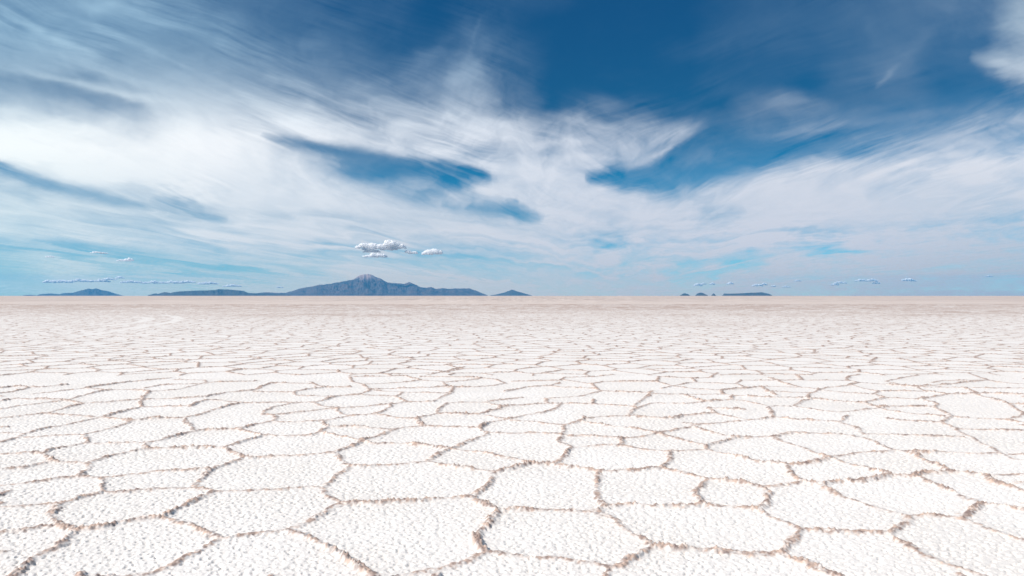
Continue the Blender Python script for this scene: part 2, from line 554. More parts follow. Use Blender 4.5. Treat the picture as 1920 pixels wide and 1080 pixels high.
# sector in front
def plain_mat():
    m, t, out = new_mat('far_salt')
    N, Lk = t.nodes, t.links
    b = N.new('ShaderNodeBsdfPrincipled'); Lk.new(b.outputs[0], out.inputs[0]); b.inputs['Roughness'].default_value = 0.7
    b.inputs['Specular IOR Level'].default_value = 0.15
    geo = N.new('ShaderNodeNewGeometry')
    mp = N.new('ShaderNodeMapping'); mp.inputs['Scale'].default_value = (0.55, 0.035, 0.1); Lk.new(geo.outputs['Position'], mp.inputs[0])
    n1 = N.new('ShaderNodeTexNoise'); n1.inputs['Scale'].default_value = 1.0; n1.inputs['Detail'].default_value = 7; n1.inputs['Roughness'].default_value = 0.7
    Lk.new(mp.outputs[0], n1.inputs['Vector'])
    r1 = N.new('ShaderNodeValToRGB'); Lk.new(n1.outputs['Fac'], r1.inputs[0])
    r1.color_ramp.elements[0].position = 0.38; r1.color_ramp.elements[0].color = (0.44, 0.36, 0.325, 1)
    r1.color_ramp.elements[1].position = 0.62; r1.color_ramp.elements[1].color = (0.84, 0.745, 0.68, 1)
    n2 = N.new('ShaderNodeTexNoise'); n2.inputs['Scale'].default_value = 1.0; n2.inputs['Detail'].default_value = 5
    mp2 = N.new('ShaderNodeMapping'); mp2.inputs['Scale'].default_value = (0.05, 0.003, 0.1); Lk.new(geo.outputs['Position'], mp2.inputs[0])
    Lk.new(mp2.outputs[0], n2.inputs['Vector'])
    r2 = N.new('ShaderNodeValToRGB'); Lk.new(n2.outputs['Fac'], r2.inputs[0])
    r2.color_ramp.elements[0].position = 0.4; r2.color_ramp.elements[0].color = (0.86, 0.845, 0.85, 1)
    r2.color_ramp.elements[1].position = 0.6; r2.color_ramp.elements[1].color = (1, 1, 1, 1)
    mx = N.new('ShaderNodeMix'); mx.data_type = 'RGBA'; mx.blend_type = 'MULTIPLY'; mx.inputs[0].default_value = 1
    Lk.new(r1.outputs[0], mx.inputs[6]); Lk.new(r2.outputs[0], mx.inputs[7])
    # the first hundred metres are still the clean white crust
    sx = N.new('ShaderNodeSeparateXYZ'); Lk.new(geo.outputs['Position'], sx.inputs[0])
    ln = N.new('ShaderNodeVectorMath'); ln.operation = 'LENGTH'; Lk.new(geo.outputs['Position'], ln.inputs[0])
    nz = N.new('ShaderNodeMath'); nz.operation = 'MULTIPLY_ADD'; Lk.new(n1.outputs['Fac'], nz.inputs[0]); nz.inputs[1].default_value = 60
    Lk.new(ln.outputs['Value'], nz.inputs[2])
    nr = N.new('ShaderNodeMapRange'); nr.inputs[1].default_value = 55; nr.inputs[2].default_value = 135; Lk.new(nz.outputs[0], nr.inputs[0])
    mr = N.new('ShaderNodeMapRange'); mr.inputs[1].default_value = 145; mr.inputs[2].default_value = 290; Lk.new(nz.outputs[0], mr.inputs[0])
    m1 = N.new('ShaderNodeMix'); m1.data_type = 'RGBA'; Lk.new(nr.outputs[0], m1.inputs[0])
    m1.inputs[6].default_value = (0.85, 0.815, 0.775, 1); m1.inputs[7].default_value = (0.69, 0.605, 0.55, 1)
    m2 = N.new('ShaderNodeMix'); m2.data_type = 'RGBA'; Lk.new(mr.outputs[0], m2.inputs[0])
    Lk.new(m1.outputs[2], m2.inputs[6]); Lk.new(mx.outputs[2], m2.inputs[7])
    Lk.new(m2.outputs[2], b.inputs['Base Color'])
    return m
PLAIN = plain_mat()
# one big sheet just under the fine relief, running from behind the camera to the horizon
gx = np.concatenate([-np.geomspace(60, EXT - 500, 26)[::-1], np.linspace(-50, 50, 11), np.geomspace(60, EXT - 500, 26)])
gy = np.concatenate([-np.geomspace(20, EXT - 500, 16)[::-1], np.linspace(-10, YN - 3, 16), np.geomspace(YN + 12, EXT - 500, 40)])
GX, GY = np.meshgrid(gx, gy)
inside = (GY < YN - 1) & (GY > 1.5) & (np.abs(GX) < GY * 1.2)
GZ = np.where(inside, -0.06, np.where(GY > YN, -0.012, -0.012))
plain = grid_mesh('ground', np.stack([GX, GY, GZ], -1), None, PLAIN)
tag(plain, kind='structure')

# ------------------------------------------------------------------ mountains and islands
def rock_mat(name, low, high, z0, z1, top=None):
    m, t, out = new_mat(name); N, Lk = t.nodes, t.links
    b = N.new('ShaderNodeBsdfPrincipled'); Lk.new(b.outputs[0], out.inputs[0]); b.inputs['Roughness'].default_value = 0.95
    b.inputs['Specular IOR Level'].default_value = 0.05
    geo = N.new('ShaderNodeNewGeometry'); sx = N.new('ShaderNodeSeparateXYZ'); Lk.new(geo.outputs['Position'], sx.inputs[0])
    n = N.new('ShaderNodeTexNoise'); n.inputs['Scale'].default_value = 0.0016; n.inputs['Detail'].default_value = 8; n.inputs['Roughness'].default_value = 0.65
    Lk.new(geo.outputs['Position'], n.inputs['Vector'])
    a = N.new('ShaderNodeMath'); a.operation = 'MULTIPLY_ADD'; Lk.new(n.outputs['Fac'], a.inputs[0]); a.inputs[1].default_value = 700
    Lk.new(sx.outputs['Z'], a.inputs[2])
    mr = N.new('ShaderNodeMapRange'); Lk.new(a.outputs[0], mr.inputs[0]); mr.inputs[1].default_value = z0 + 350; mr.inputs[2].default_value = z1 + 350
    rp = N.new('ShaderNodeValToRGB'); Lk.new(n.outputs['Fac'], rp.inputs[0])
    rp.color_ramp.elements[0].position = 0.35; rp.color_ramp.elements[0].color = (*low, 1)
    rp.color_ramp.elements[1].position = 0.65; rp.color_ramp.elements[1].color = (*high, 1)
    mx = N.new('ShaderNodeMix'); mx.data_type = 'RGBA'; Lk.new(mr.outputs[0], mx.inputs[0]); Lk.new(rp.outputs[0], mx.inputs[6])
    mx.inputs[7].default_value = (*(top or high), 1)
    Lk.new(mx.outputs[2], b.inputs['Base Color'])
    return m
ROCK = rock_mat('island_rock', (0.045, 0.055, 0.055), (0.10, 0.095, 0.085), 9000, 9900)
VOLC = rock_mat('volcano_rock', (0.045, 0.05, 0.055), (0.15, 0.105, 0.09), 1050, 1500, (0.46, 0.34, 0.30))

def mountain(name, label, prof, dist, mat, depth, seed, nx=260, ny=60, rough=1.0):
    """terrain whose crest follows the skyline, with slopes, spurs and gullies before and behind it"""
    us = np.array([p[0] for p in prof], float); vs_ = np.array([p[1] for p in prof], float)
    X = (us - 960) / F * dist; H = (HOR - 1.0 - vs_) / F * dist
    X = np.concatenate([[X[0] - 120], X, [X[-1] + 120]]); H = np.concatenate([[-120], np.maximum(H, 2), [-120]])
    xs = np.linspace(X[0], X[-1], nx); crest = np.interp(xs, X, H)
    crest = crest + (fbm(xs / 260, xs * 0 + seed, 4, seed + 2, .6) - .5) * 0.09 * np.clip(crest, 0, 900)
    v = np.linspace(-1, 1, ny)
    XX, VV = np.meshgrid(xs, v)
    HH = np.meshgrid(crest, v)[0]
    W = depth * (0.35 + 0.65 * np.clip(HH / H.max(), 0, 1))
    spine = (fbm(XX / (depth * 0.5), XX * 0, 3, seed) - 0.5) * depth * 0.5
    YY = dist + VV * W + spine
    f = np.clip(1 - np.abs(VV), 0, 1) ** 1.15
    gully = fbm(XX / (depth * 0.13), YY / (depth * 0.42), 5, seed + 3, 0.55) - 0.5
    ridged = 1 - np.abs(2 * fbm(XX / (depth * 0.09), YY / (depth * 0.3), 4, seed + 9) - 1)
    Z = HH * f * (1 + rough * (0.7 * gully * 1.5 - 0.4 * (1 - ridged)) * np.clip((1 - f) * 3, 0, 1)) - (1 - f) * 25
    Z = np.minimum(Z, HH * 0.995 + 1)
    Z[ny // 2 - 0] = crest if ny % 2 else Z[ny // 2]
    XX = XX * (YY / dist)  # each slope point keeps the width of the range it belongs to
    o = grid_mesh(name, np.stack([XX, YY, Z], -1), None, mat)
    tag(o, label=label, kind='structure')
    return o
P_left = [(69, 553), (75, 550.5), (95, 549), (112, 550.5), (118, 548.5), (137, 547.5), (152, 543.5), (166, 539.5), (173, 541), (180, 539), (190, 542.5), (203, 545), (215, 549), (226, 552), (230, 553)]
P_long = [(278, 552), (283, 551), (291, 549), (296, 550), (308, 546.5), (320, 548), (335, 545.5), (355, 544.5), (380, 543.5), (403, 543), (408, 541), (425, 541.5), (440, 542.5), (457, 544.5), (465, 548), (480, 549), (500, 549.5), (520, 550.5), (545, 552.5)]
P_volc = [(462, 552.5), (480, 549), (500, 547), (515, 548), (535, 548), (550, 544), (562, 540), (600, 533.5), (628, 530), (631, 529), (635, 529.5), (640, 528), (655, 524.8), (663, 523.5), (669, 519), (676, 514.8), (681, 514), (683, 513), (687, 513.3), (690, 512.3), (693, 513.4), (698, 514), (706, 518.5), (714, 521), (727, 528), (740, 529.5), (757, 531), (766, 528), (773, 529.5), (788, 537.5), (800, 538.5), (808, 536.5), (817, 540.5), (833, 539), (840, 540.5), (855, 539.5), (880, 539.5), (892, 543.5), (905, 549), (914, 552.5)]
P_3 = [(920, 552.5), (930, 551), (943, 548), (953, 544.5), (960, 541.5), (967, 544), (980, 548), (990, 551), (997, 553)]
P_a = [(1275.5, 552.5), (1280, 550), (1284, 548.7), (1290, 550.5), (1293, 552.8)]
P_b = [(1304, 552.7), (1308, 549), (1312, 547.8), (1317, 548), (1322, 550.5), (1327, 552.5)]
P_c = [(1334, 552.5), (1336, 550), (1338, 549), (1340, 550.3), (1342, 552.5)]
P_d = [(1355, 552.5), (1358, 549.2), (1370, 549.5), (1385, 549), (1405, 548), (1428, 547), (1435, 548.5), (1441, 549.5), (1447, 552.5)]
P_t = [(44, 552.8), (52, 552), (60, 551.9), (68, 552.8)]
mountain('volcano', 'wide blue-grey volcano with a pale pinkish summit on the horizon', P_volc, 50000, VOLC, 6500, 5, 700, 91)
mountain('long_hill', 'long low blue hill left of the volcano on the horizon', P_long, 42000, ROCK, 2500, 15, 400, 61)
mountain('hill', 'blue hill with a twin summit at the far left of the horizon', P_left, 56000, ROCK, 2500, 25)
mountain('cone_hill', 'small pointed blue hill just right of the volcano range', P_3, 50000, ROCK, 1500, 35)
mountain('sliver_hill', 'tiny flat island at the extreme left of the horizon', P_t, 58000, ROCK, 500, 45, 60, 21)
mountain('small_island', 'leftmost small dark islet on the right horizon', P_a, 36000, ROCK, 300, 55, 80, 31)
mountain('round_island', 'rounded dark islet on the right horizon', P_b, 36000, ROCK, 400, 65, 80, 31)
mountain('tiny_island', 'smallest dark islet on the right horizon', P_c, 36000, ROCK, 200, 75, 60, 31)
mountain('flat_island', 'long flat dark island on the right horizon', P_d, 38000, ROCK, 900, 85, 200, 41)

# ------------------------------------------------------------------ cirrus sky dome
GRID = """
0.51 0.46 0.55 0.51 0.31 0.23 0.18 0.11 0.05 0.05 0.00 0.05 0.05 0.05 0.00 0.00 0.00 0.05 0.10 0.12 0.16 0.25 0.30 0.25 0.60
0.61 0.48 0.46 0.46 0.40 0.33 0.20 0.14 0.09 0.05 0.00 0.06 0.05 0.00 0.00 0.00 0.00 0.05 0.10 0.12 0.16 0.27 0.22 0.20 0.78
0.53 0.57 0.43 0.43 0.42 0.40 0.29 0.23 0.13 0.05 0.03 0.18 0.06 0.00 0.00 0.00 0.03 0.08 0.10 0.10 0.14 0.24 0.12 0.10 0.72
0.55 0.55 0.57 0.48 0.48 0.48 0.39 0.29 0.18 0.12 0.18 0.34 0.08 0.00 0.00 0.00 0.00 0.03 0.05 0.06 0.12 0.24 0.08 0.05 0.72
0.28 0.28 0.33 0.51 0.57 0.57 0.52 0.39 0.29 0.36 0.34 0.44 0.12 0.00 0.00 0.00 0.00 0.05 0.04 0.00 0.10 0.14 0.03 0.03 0.12
0.75 0.45 0.32 0.46 0.66 0.66 0.62 0.66 0.50 0.50 0.52 0.58 0.18 0.00 0.05 0.10 0.05 0.00 0.16 0.20 0.10 0.05 0.06 0.10 0.16
0.97 0.92 0.72 0.66 0.88 0.84 0.74 0.70 0.76 0.72 0.62 0.74 0.58 0.30 0.34 0.36 0.46 0.10 0.12 0.12 0.15 0.20 0.24 0.34 0.40
1.00 1.00 0.97 0.96 0.95 0.96 0.88 0.55 0.50 0.66 0.72 0.50 0.60 0.60 0.56 0.50 0.22 0.05 0.05 0.10 0.18 0.30 0.40 0.50 0.58
0.48 0.86 0.97 1.00 0.96 0.95 0.92 0.80 0.40 0.12 0.12 0.50 0.84 0.82 0.78 0.55 0.12 0.20 0.45 0.68 0.80 0.74 0.76 0.86 0.90
0.60 0.34 0.46 0.62 0.76 0.86 0.90 0.90 0.82 0.62 0.36 0.70 0.90 0.88 0.88 0.82 0.60 0.78 0.90 0.92 0.92 0.82 0.86 0.92 0.95
0.86 0.82 0.66 0.56 0.46 0.60 0.86 0.90 0.90 0.88 0.80 0.50 0.50 0.86 0.88 0.92 0.88 0.84 0.92 0.94 0.92 0.90 0.90 0.86 0.84
0.68 0.74 0.72 0.76 0.72 0.82 0.86 0.88 0.66 0.82 0.86 0.86 0.86 0.88 0.74 0.88 0.90 0.86 0.84 0.88 0.88 0.86 0.84 0.82 0.82
0.40 0.55 0.56 0.56 0.62 0.70 0.78 0.80 0.76 0.72 0.48 0.50 0.64 0.88 0.88 0.80 0.88 0.80 0.88 0.88 0.88 0.88 0.88 0.88 0.88
0.44 0.60 0.70 0.60 0.60 0.66 0.55 0.62 0.84 0.84 0.84 0.84 0.84 0.86 0.86 0.86 0.72 0.76 0.86 0.86 0.86 0.86 0.86 0.86 0.86
0.50 0.66 0.72 0.72 0.70 0.66 0.62 0.62 0.84 0.84 0.84 0.84 0.84 0.86 0.86 0.86 0.86 0.86 0.86 0.86 0.86 0.86 0.86 0.86 0.86
"""
GRID = np.array([[float(a) for a in l.split()] for l in GRID.strip().split('\n')])
# painted-by-eye cloud structure: (polyline in photo pixels), width, value, mode, strength
STR = [
 ([(835, 160), (872, 118), (892, 60), (905, 30)], 5, .34, .7),
 ([(690, 190), (740, 152), (800, 112), (850, 60)], 14, .24, .5),
 ([(858, 212), (900, 222), (945, 238), (985, 252)], 4, .90, .7),
 ([(832, 196), (846, 222), (874, 246), (905, 262)], 4, .88, .6),
 ([(700, 244), (760, 228), (800, 236)], 6, .78, .6),
 ([(600, 232), (660, 214), (720, 176)], 8, .55, .5),
 ([(1060, 250), (1105, 205), (1150, 205), (1180, 230)], 14, .40, .5),
 ([(1000, 300), (1100, 292), (1180, 300)], 5, .86, .6),
 ([(990, 272), (1050, 266), (1110, 268)], 4, .82, .6),
 ([(1215, 262), (1262, 246), (1290, 248)], 7, .5, .6),
 ([(1470, 232), (1560, 222), (1700, 190)], 7, .16, .7),
 ([(1400, 262), (1550, 240), (1750, 210), (1925, 200)], 9, .26, .6),
 ([(1300, 60), (1480, 40), (1700, 10)], 20, .16, .5),
 ([(0, 60), (100, 100), (230, 150), (420, 200)], 9, .68, .5),
 ([(120, 30), (240, 80), (380, 140)], 6, .60, .5),
 ([(85, 530), (150, 531), (230, 529)], 6, .95, .75),
 ([(235, 533), (340, 536), (450, 541)], 7, .92, .7),
 ([(668, 474), (740, 472)], 8, .9, .5),
 ([(790, 476), (830, 474)], 7, .9, .4),
 ([(430, 165), (480, 192), (530, 220), (600, 255), (680, 272), (760, 288)], 13, .95, .8),
 ([(640, 266), (740, 286), (850, 303), (950, 318), (1070, 336), (1150, 345)], 10, .93, .8),
 ([(822, 182), (848, 210), (890, 240), (940, 254), (992, 258)], 18, .82, .8),
 ([(900, 118), (878, 135), (850, 152), (822, 180)], 12, .55, .7),
 ([(868, 30), (890, 70), (900, 110)], 22, .22, .5),
 ([(0, 22), (90, 70), (200, 112)], 6, .74, .7),
 ([(240, 0), (170, 18), (140, 5)], 10, .66, .6),
 ([(0, 128), (120, 150), (240, 180), (350, 200), (480, 215)], 7, .78, .7),
 ([(270, 250), (340, 258), (420, 262), (480, 268)], 16, .98, .7),
 ([(0, 200), (90, 225), (180, 250), (300, 285)], 20, .97, .7),
 ([(1640, 168), (1668, 135), (1690, 115)], 5, .36, .8),
 ([(1690, 115), (1720, 80), (1770, 30)], 12, .30, .6),
 ([(1420, 200), (1470, 188), (1560, 196)], 9, .28, .8),
 ([(1815, 102), (1860, 114), (1900, 122), (1990, 128)], 17, .95, .9),
 ([(1990, -60), (1930, 10), (1890, 55), (1850, 105)], 18, .7, .7),
 ([(1130, 330), (1200, 306), (1240, 286), (1288, 260)], 4, .80, .8),
 ([(1000, 275), (1060, 270), (1120, 262)], 8, .75, .7),
 ([(868, 345), (890, 335), (880, 352), (930, 362), (990, 378)], 6, .93, .7),
 ([(1310, 350), (1360, 335), (1440, 325), (1550, 305), (1610, 302)], 15, .92, .7),
 ([(1700, 370), (1780, 345), (1860, 320), (1925, 312)], 22, .95, .6),
 ([(380, 378), (392, 395), (420, 405)], 5, .93, .8),
 ([(0, 340), (100, 365), (200, 385), (330, 400)], 14, .9, .7),
]
GAP = [
 ([(1450, 455), (1560, 458), (1660, 452)], 7, .66, .7),
 ([(1700, 440), (1800, 430), (1960, 420)], 10, .66, .6),
 ([(1000, 500), (1100, 512), (1220, 510)], 6, .60, .6),
 ([(560, 400), (640, 408), (720, 420)], 6, .62, .7),
 ([(470, 406), (520, 410), (580, 412)], 5, .62, .7),
 ([(-60, 402), (60, 410), (180, 424), (300, 440)], 5, .60, .7),
 ([(100, 392), (220, 405), (330, 416)], 4, .66, .6),
 ([(120, 518), (240, 512), (380, 524), (520, 532)], 6, .34, .7),
 ([(490, 254), (545, 268), (640, 284), (760, 303), (880, 322), (935, 334)], 10, .10, .95),
 ([(600, 292), (700, 318), (800, 335), (862, 334), (925, 336)], 23, .05, .95),
 ([(720, 345), (790, 352), (830, 350)], 15, .22, .8),
 ([(560, 300), (640, 310)], 13, .42, .6),
 ([(1095, 334), (1165, 330), (1240, 315), (1300, 280), (1370, 235)], 15, .05, .95),
 ([(1100, 328), (1180, 338), (1260, 343), (1320, 322), (1420, 300), (1600, 258)], 18, .04, .9),
 ([(-80, 140), (0, 152), (90, 168), (180, 184), (270, 200)], 9, .28, .9),
 ([(-60, 160), (20, 178), (120, 205), (200, 225)], 12, .52, .7),
 ([(-90, 270), (0, 312), (50, 332), (130, 356), (220, 374), (310, 396)], 10, .22, .9),
 ([(180, 352), (250, 362), (310, 374), (372, 378)], 6, .55, .7),
 ([(280, 376), (320, 380), (360, 384), (385, 398), (430, 412)], 10, .28, .8),
 ([(830, 382), (870, 388), (920, 396), (980, 403), (1020, 408)], 11, .15, .9),
 ([(945, 378), (970, 380)], 6, .35, .8),
 ([(845, 378), (880, 386)], 8, .5, .7),
 ([(850, 278), (900, 288), (950, 275)], 10, .4, .7),
 ([(80, 418), (150, 420), (230, 436), (330, 455), (420, 470)], 4, .62, .8),
 ([(-80, 440), (0, 450), (80, 458), (200, 478), (330, 488), (430, 500), (560, 512)], 7, .22, .85),
 ([(430, 495), (520, 502), (600, 514), (660, 524)], 5, .3, .8),
 ([(345, 455), (400, 462), (430, 470)], 5, .5, .7),
 ([(640, 430), (690, 438), (760, 450)], 6, .55, .7),
 ([(760, 448), (800, 452), (870, 460), (1000, 486)], 8, .42, .8),
 ([(760, 480), (870, 492), (960, 502)], 4, .5, .7),
 ([(1095, 452), (1125, 458), (1155, 466), (1180, 474)], 7, .45, .7),
 ([(1155, 490), (1180, 488), (1205, 486), (1230, 484)], 6, .48, .7),
 ([(1230, 512), (1280, 510), (1330, 508), (1360, 498), (1460, 487)], 8, .3, .8),
 ([(1290, 400), (1325, 402), (1360, 400), (1400, 396)], 8, .5, .7),
 ([(1510, 474), (1550, 477), (1600, 480), (1640, 484)], 7, .45, .7),
 ([(1460, 424), (1500, 428), (1580, 440), (1620, 448)], 9, .6, .6),
 ([(1620, 366), (1660, 350), (1700, 338), (1750, 325)], 12, .5, .6),
 ([(-80, 498), (0, 502), (60, 512), (100, 530)], 12, .22, .7),
]
def polydist(U, V, pl, taper):
    d = np.full(U.shape, 1e9); f = np.zeros(U.shape); acc = 0.0
    tot = sum(math.hypot(b[0] - a[0], b[1] - a[1]) for a, b in zip(pl, pl[1:]))
    for a, b in zip(pl, pl[1:]):
        dx, dy = b[0] - a[0], b[1] - a[1]; L = math.hypot(dx, dy)
        t = np.clip(((U - a[0]) * dx + (V - a[1]) * dy) / L ** 2, 0, 1)
        q = np.hypot(U - a[0] - t * dx, V - a[1] - t * dy)
        m = q < d; d = np.where(m, q, d); f = np.where(m, (acc + t * L) / tot, f); acc += L
    return d, np.clip(np.minimum(f, 1 - f) / taper, 0, 1) ** 0.8

def cloud_density(U, V):
    """cirrus cover for a direction given as tan-plane coordinates of the frontal sky"""
    e = np.maximum(HOR - V, 3.0)
    # coordinates on the flat cloud deck: streets run towards a vanishing point on the horizon
    VPX = 1060.0
    px = (U - VPX) / (e + 25); py = 260.0 / (e + 25)
    wa = fbm(px * 2.2, py * 1.5, 4, 301) - .5; wb = fbm(px * 2.2 + 7, py * 1.5 + 3, 4, 311) - .5
    Uw = U + wa * 75 * np.clip(e / 250, .25, 1) + 16 * (fbm(U / 28, V / 17, 3, 321) - .5)
    Vw = V + wb * 44 * np.clip(e / 250, .15, 1) + 10 * (fbm(U / 28, V / 17, 3, 331) - .5)
    gx_ = np.clip(Uw / 80.0, 0, 23.999); gy_ = np.clip(Vw / 40.0, 0, 13.999)
    ix = gx_.astype(int); iy = gy_.astype(int); fx = gx_ - ix; fy = gy_ - iy
    fx = fx * fx * (3 - 2 * fx); fy = fy * fy * (3 - 2 * fy)
    g = (GRID[iy, ix] * (1 - fx) + GRID[iy, ix + 1] * fx) * (1 - fy) + (GRID[iy + 1, ix] * (1 - fx) + GRID[iy + 1, ix + 1] * fx) * fy
    U2 = U + wa * 16 + 7 * (fbm(U / 30, V / 14, 4, 341) - .5) * 2; V2 = V + wb * 9 + 3.5 * (fbm(U / 34, V / 12, 4, 351) - .5) * 2
    Us = U + wa * 90; Vs = V + wb * 26 + 34 * (fbm(U / 240, V / 110, 2, 355) - .5)
    g = g * (1 - 0.16 * sstep(230, 120, V) )
    for pl, wd, val, s in STR:
        d, tp = polydist(U2, V2, pl, 0.38); k = s * tp * np.exp(-(d / (wd * (0.55 + 0.8 * tp))) ** 2)
        g = g * (1 - k) + val * k
    for pl, wd, val, s in GAP:
        d, tp = polydist(U2, V2, pl, 0.22); k = s * tp ** 0.5 * np.exp(-(d / (wd * (0.5 + 0.75 * tp) * (1.12 if pl[0][1] < 400 else 1.65))) ** 2.3)
        g = g * (1 - k) + val * k
    def streak(th, lu, lv, o, sd_):
        c, q = math.cos(math.radians(th)), math.sin(math.radians(th))
        ur = Us * c + Vs * q; vr = -Us * q + Vs * c
        return fbm(ur / lu, vr / lv, o, sd_, .55) - .5
    wr = sstep(900, 1350, U); lo = sstep(360, 470, V); hi = 1 - lo
    sA = streak(19, 300, 21, 5, 361) * (1 - wr) + streak(-16, 300, 24, 5, 362) * wr
    fB = streak(14, 60, 3.2, 3, 367) * (1 - wr) + streak(-26, 60, 3.6, 3, 368) * wr
    sB = streak(8, 230, 9, 4, 363) * (1 - wr) + streak(-3, 210, 9, 4, 364) * wr
    fA = streak(22, 150, 5.0, 3, 365) * (1 - wr) + streak(-19, 150, 6, 3, 366) * wr
    st3 = fbm(U2 / 60 + wa * 3, V2 / 42 + wb * 3, 5, 381, .6) - .5
    st4 = fbm(U2 / 30, V2 / 10, 4, 391, .55) - .5
    a = 4 * g * (1 - g)
    curl = 0.30 + 0.40 * np.exp(-((U - 1000) / 330) ** 2) + 0.5 * np.exp(-((U - 1930) / 130) ** 2)
    fib = (0.30 + 1.15 * sstep(.38, .62, fbm(U / 170 + 3, V / 95, 3, 395))) * (1 - 0.1 * wr * (1 - sstep(230, 330, V)))
    n = hi * ((0.38 * sA + 0.24 * fA + 0.09 * fB) * fib + curl * st3) + lo * (0.80 * sB + (0.16 + 0.40 * sstep(950, 1150, U)) * st4 + 0.30 * st3 * sstep(950, 1150, U))
    n = n * (0.72 + 0.55 * sstep(170, 300, V) + 0.45 * sstep(380, 460, V))
    g = np.clip(g + n * (0.04 + 0.8 * a + 0.25 * sstep(.5, .8, g)), 0, 1)
    g = g + (1 - (1 - g) ** 1.18 - g) * sstep(200, 330, V)
    return np.clip(g, 0, 1)

def cloud_rgb(U, V):
    """luminance of the veil: brightest to the left, nearer the sun, greyer low and right"""
    u = np.clip(U / 1920, -.2, 1.2); v = np.clip(V / 555, 0, 1)
    cu = [0, .2, .4, .6, .8, 1.0]
    top = np.array([[.74, .88, .96], [.71, .85, .94], [.64, .77, .88], [.58, .70, .80], [.54, .66, .76], [.68, .76, .83]])
    mid_ = np.array([[.96, .99, 1.0], [.95, .97, .99], [.88, .91, .95], [.84, .87, .92], [.86, .88, .92], [.87, .89, .93]])
    low = np.array([[.80, .88, .92], [.82, .87, .915], [.80, .84, .89], [.78, .82, .88], [.77, .81, .875], [.72, .78, .85]])
    hor = np.array([[.64, .81, .88], [.70, .80, .86], [.72, .79, .85], [.69, .76, .83], [.66, .74, .815], [.63, .72, .805]])
    out = []
    for c in range(3):
        t_, m_, l_, h_ = (np.interp(u, cu, A[:, c]) for A in (top, mid_, low, hor))
        y1, y2, y3 = .5, .82, 1.0
        o = np.where(v < y1, t_ + (m_ - t_) * sstep(0.1, 1, v / y1), np.where(v < y2, m_ + (l_ - m_) * (v - y1) / (y2 - y1), l_ + (h_ - l_) * (v - y2) / (y3 - y2)))
        out.append(o)
    return np.stack(out, -1)

RD = 260000.0
az = np.radians(np.concatenate([np.linspace(-180, -52, 80)[:-1], np.linspace(-52, 52, 1280), np.linspace(52, 180, 80)[1:]]))
el = np.radians(np.concatenate([[-0.3, -0.05], np.linspace(0.0, 27, 560), np.linspace(28, 88, 40)]))
AZ, EL = np.meshgrid(az, el)
dxx = np.sin(AZ) * np.cos(EL); dyy = np.cos(AZ) * np.cos(EL); dzz = np.sin(EL)
front = dyy > 0.25
cp, spp = math.cos(PITCH), math.sin(PITCH)
fw = dyy * cp + dzz * spp; upv = -dyy * spp + dzz * cp
fws = np.where(front, fw, 1)
U = np.where(front, 960 + F * dxx / fws, 0); V = np.where(front, 540 - F * upv / fws, 0)
dens = np.zeros(AZ.shape)
infr = front & (U > -120) & (U < 2040) & (V > -80)
j = np.where((np.abs(az) < math.radians(51.5)))[0]; j0, j1 = j[0], j[-1] + 1
i1 = np.where(el < math.radians(27.0))[0][-1] + 1
dens[:i1, j0:j1] = cloud_density(U[:i1, j0:j1], V[:i1, j0:j1])
gen = fbm(np.degrees(AZ) / 25, np.degrees(EL) / 9, 5, 401); gen = sstep(0.30, 0.68, gen) * (0.25 + 0.6 * sstep(45, 5, np.degrees(EL)))
wgt = np.clip(np.minimum((math.radians(51) - np.abs(AZ)) / math.radians(12), (math.radians(27) - EL) / math.radians(3)), 0, 1)
cs = dxx * sd.x + dyy * sd.y + dzz * sd.z
gen = gen * (1 - sstep(math.cos(math.radians(48)), math.cos(math.radians(34)), cs))
dens = dens * wgt + gen * (1 - wgt)
rgb = cloud_rgb(np.where(front, U, np.where(dxx < 0, 0, 1920)), np.where(front, np.maximum(V, 0), 200))
rgb = rgb ** 2.2 if False else np.where(rgb <= 0.04045, rgb / 12.92, ((rgb + 0.055) / 1.055) ** 2.4)
HD, HTOP, HRUN = 1.15e-5, 1700.0, 60500.0
path = np.minimum(HRUN, HTOP / np.maximum(np.sin(EL), 1e-3)); TT = np.exp(-HD * path)[..., None]
AIR = np.array([0.11, 0.43, 0.80])
rgb = np.clip((rgb - AIR * (1 - TT)) / TT, 0.02, 3)
rgba = np.concatenate([rgb, dens[..., None]], -1)
m, t, out = new_mat('cirrus_sky'); N, Lk = t.nodes, t.links
ac = N.new('ShaderNodeAttribute'); ac.attribute_name = 'veil'
em = N.new('ShaderNodeEmission'); tr = N.new('ShaderNodeBsdfTransparent'); mxs = N.new('ShaderNodeMixShader')
Lk.new(ac.outputs['Color'], em.inputs[0]); em.inputs[1].default_value = 1.0
Lk.new(ac.outputs['Alpha'], mxs.inputs[0]); Lk.new(tr.outputs[0], mxs.inputs[1]); Lk.new(em.outputs[0], mxs.inputs[2]); Lk.new(mxs.outputs[0], out.inputs[0])
m.cycles.emission_sampling = 'NONE'
dome = grid_mesh('sky', np.stack([dxx * RD, dyy * RD, dzz * RD], -1), {'veil': rgba}, m)
tag(dome, kind='structure')

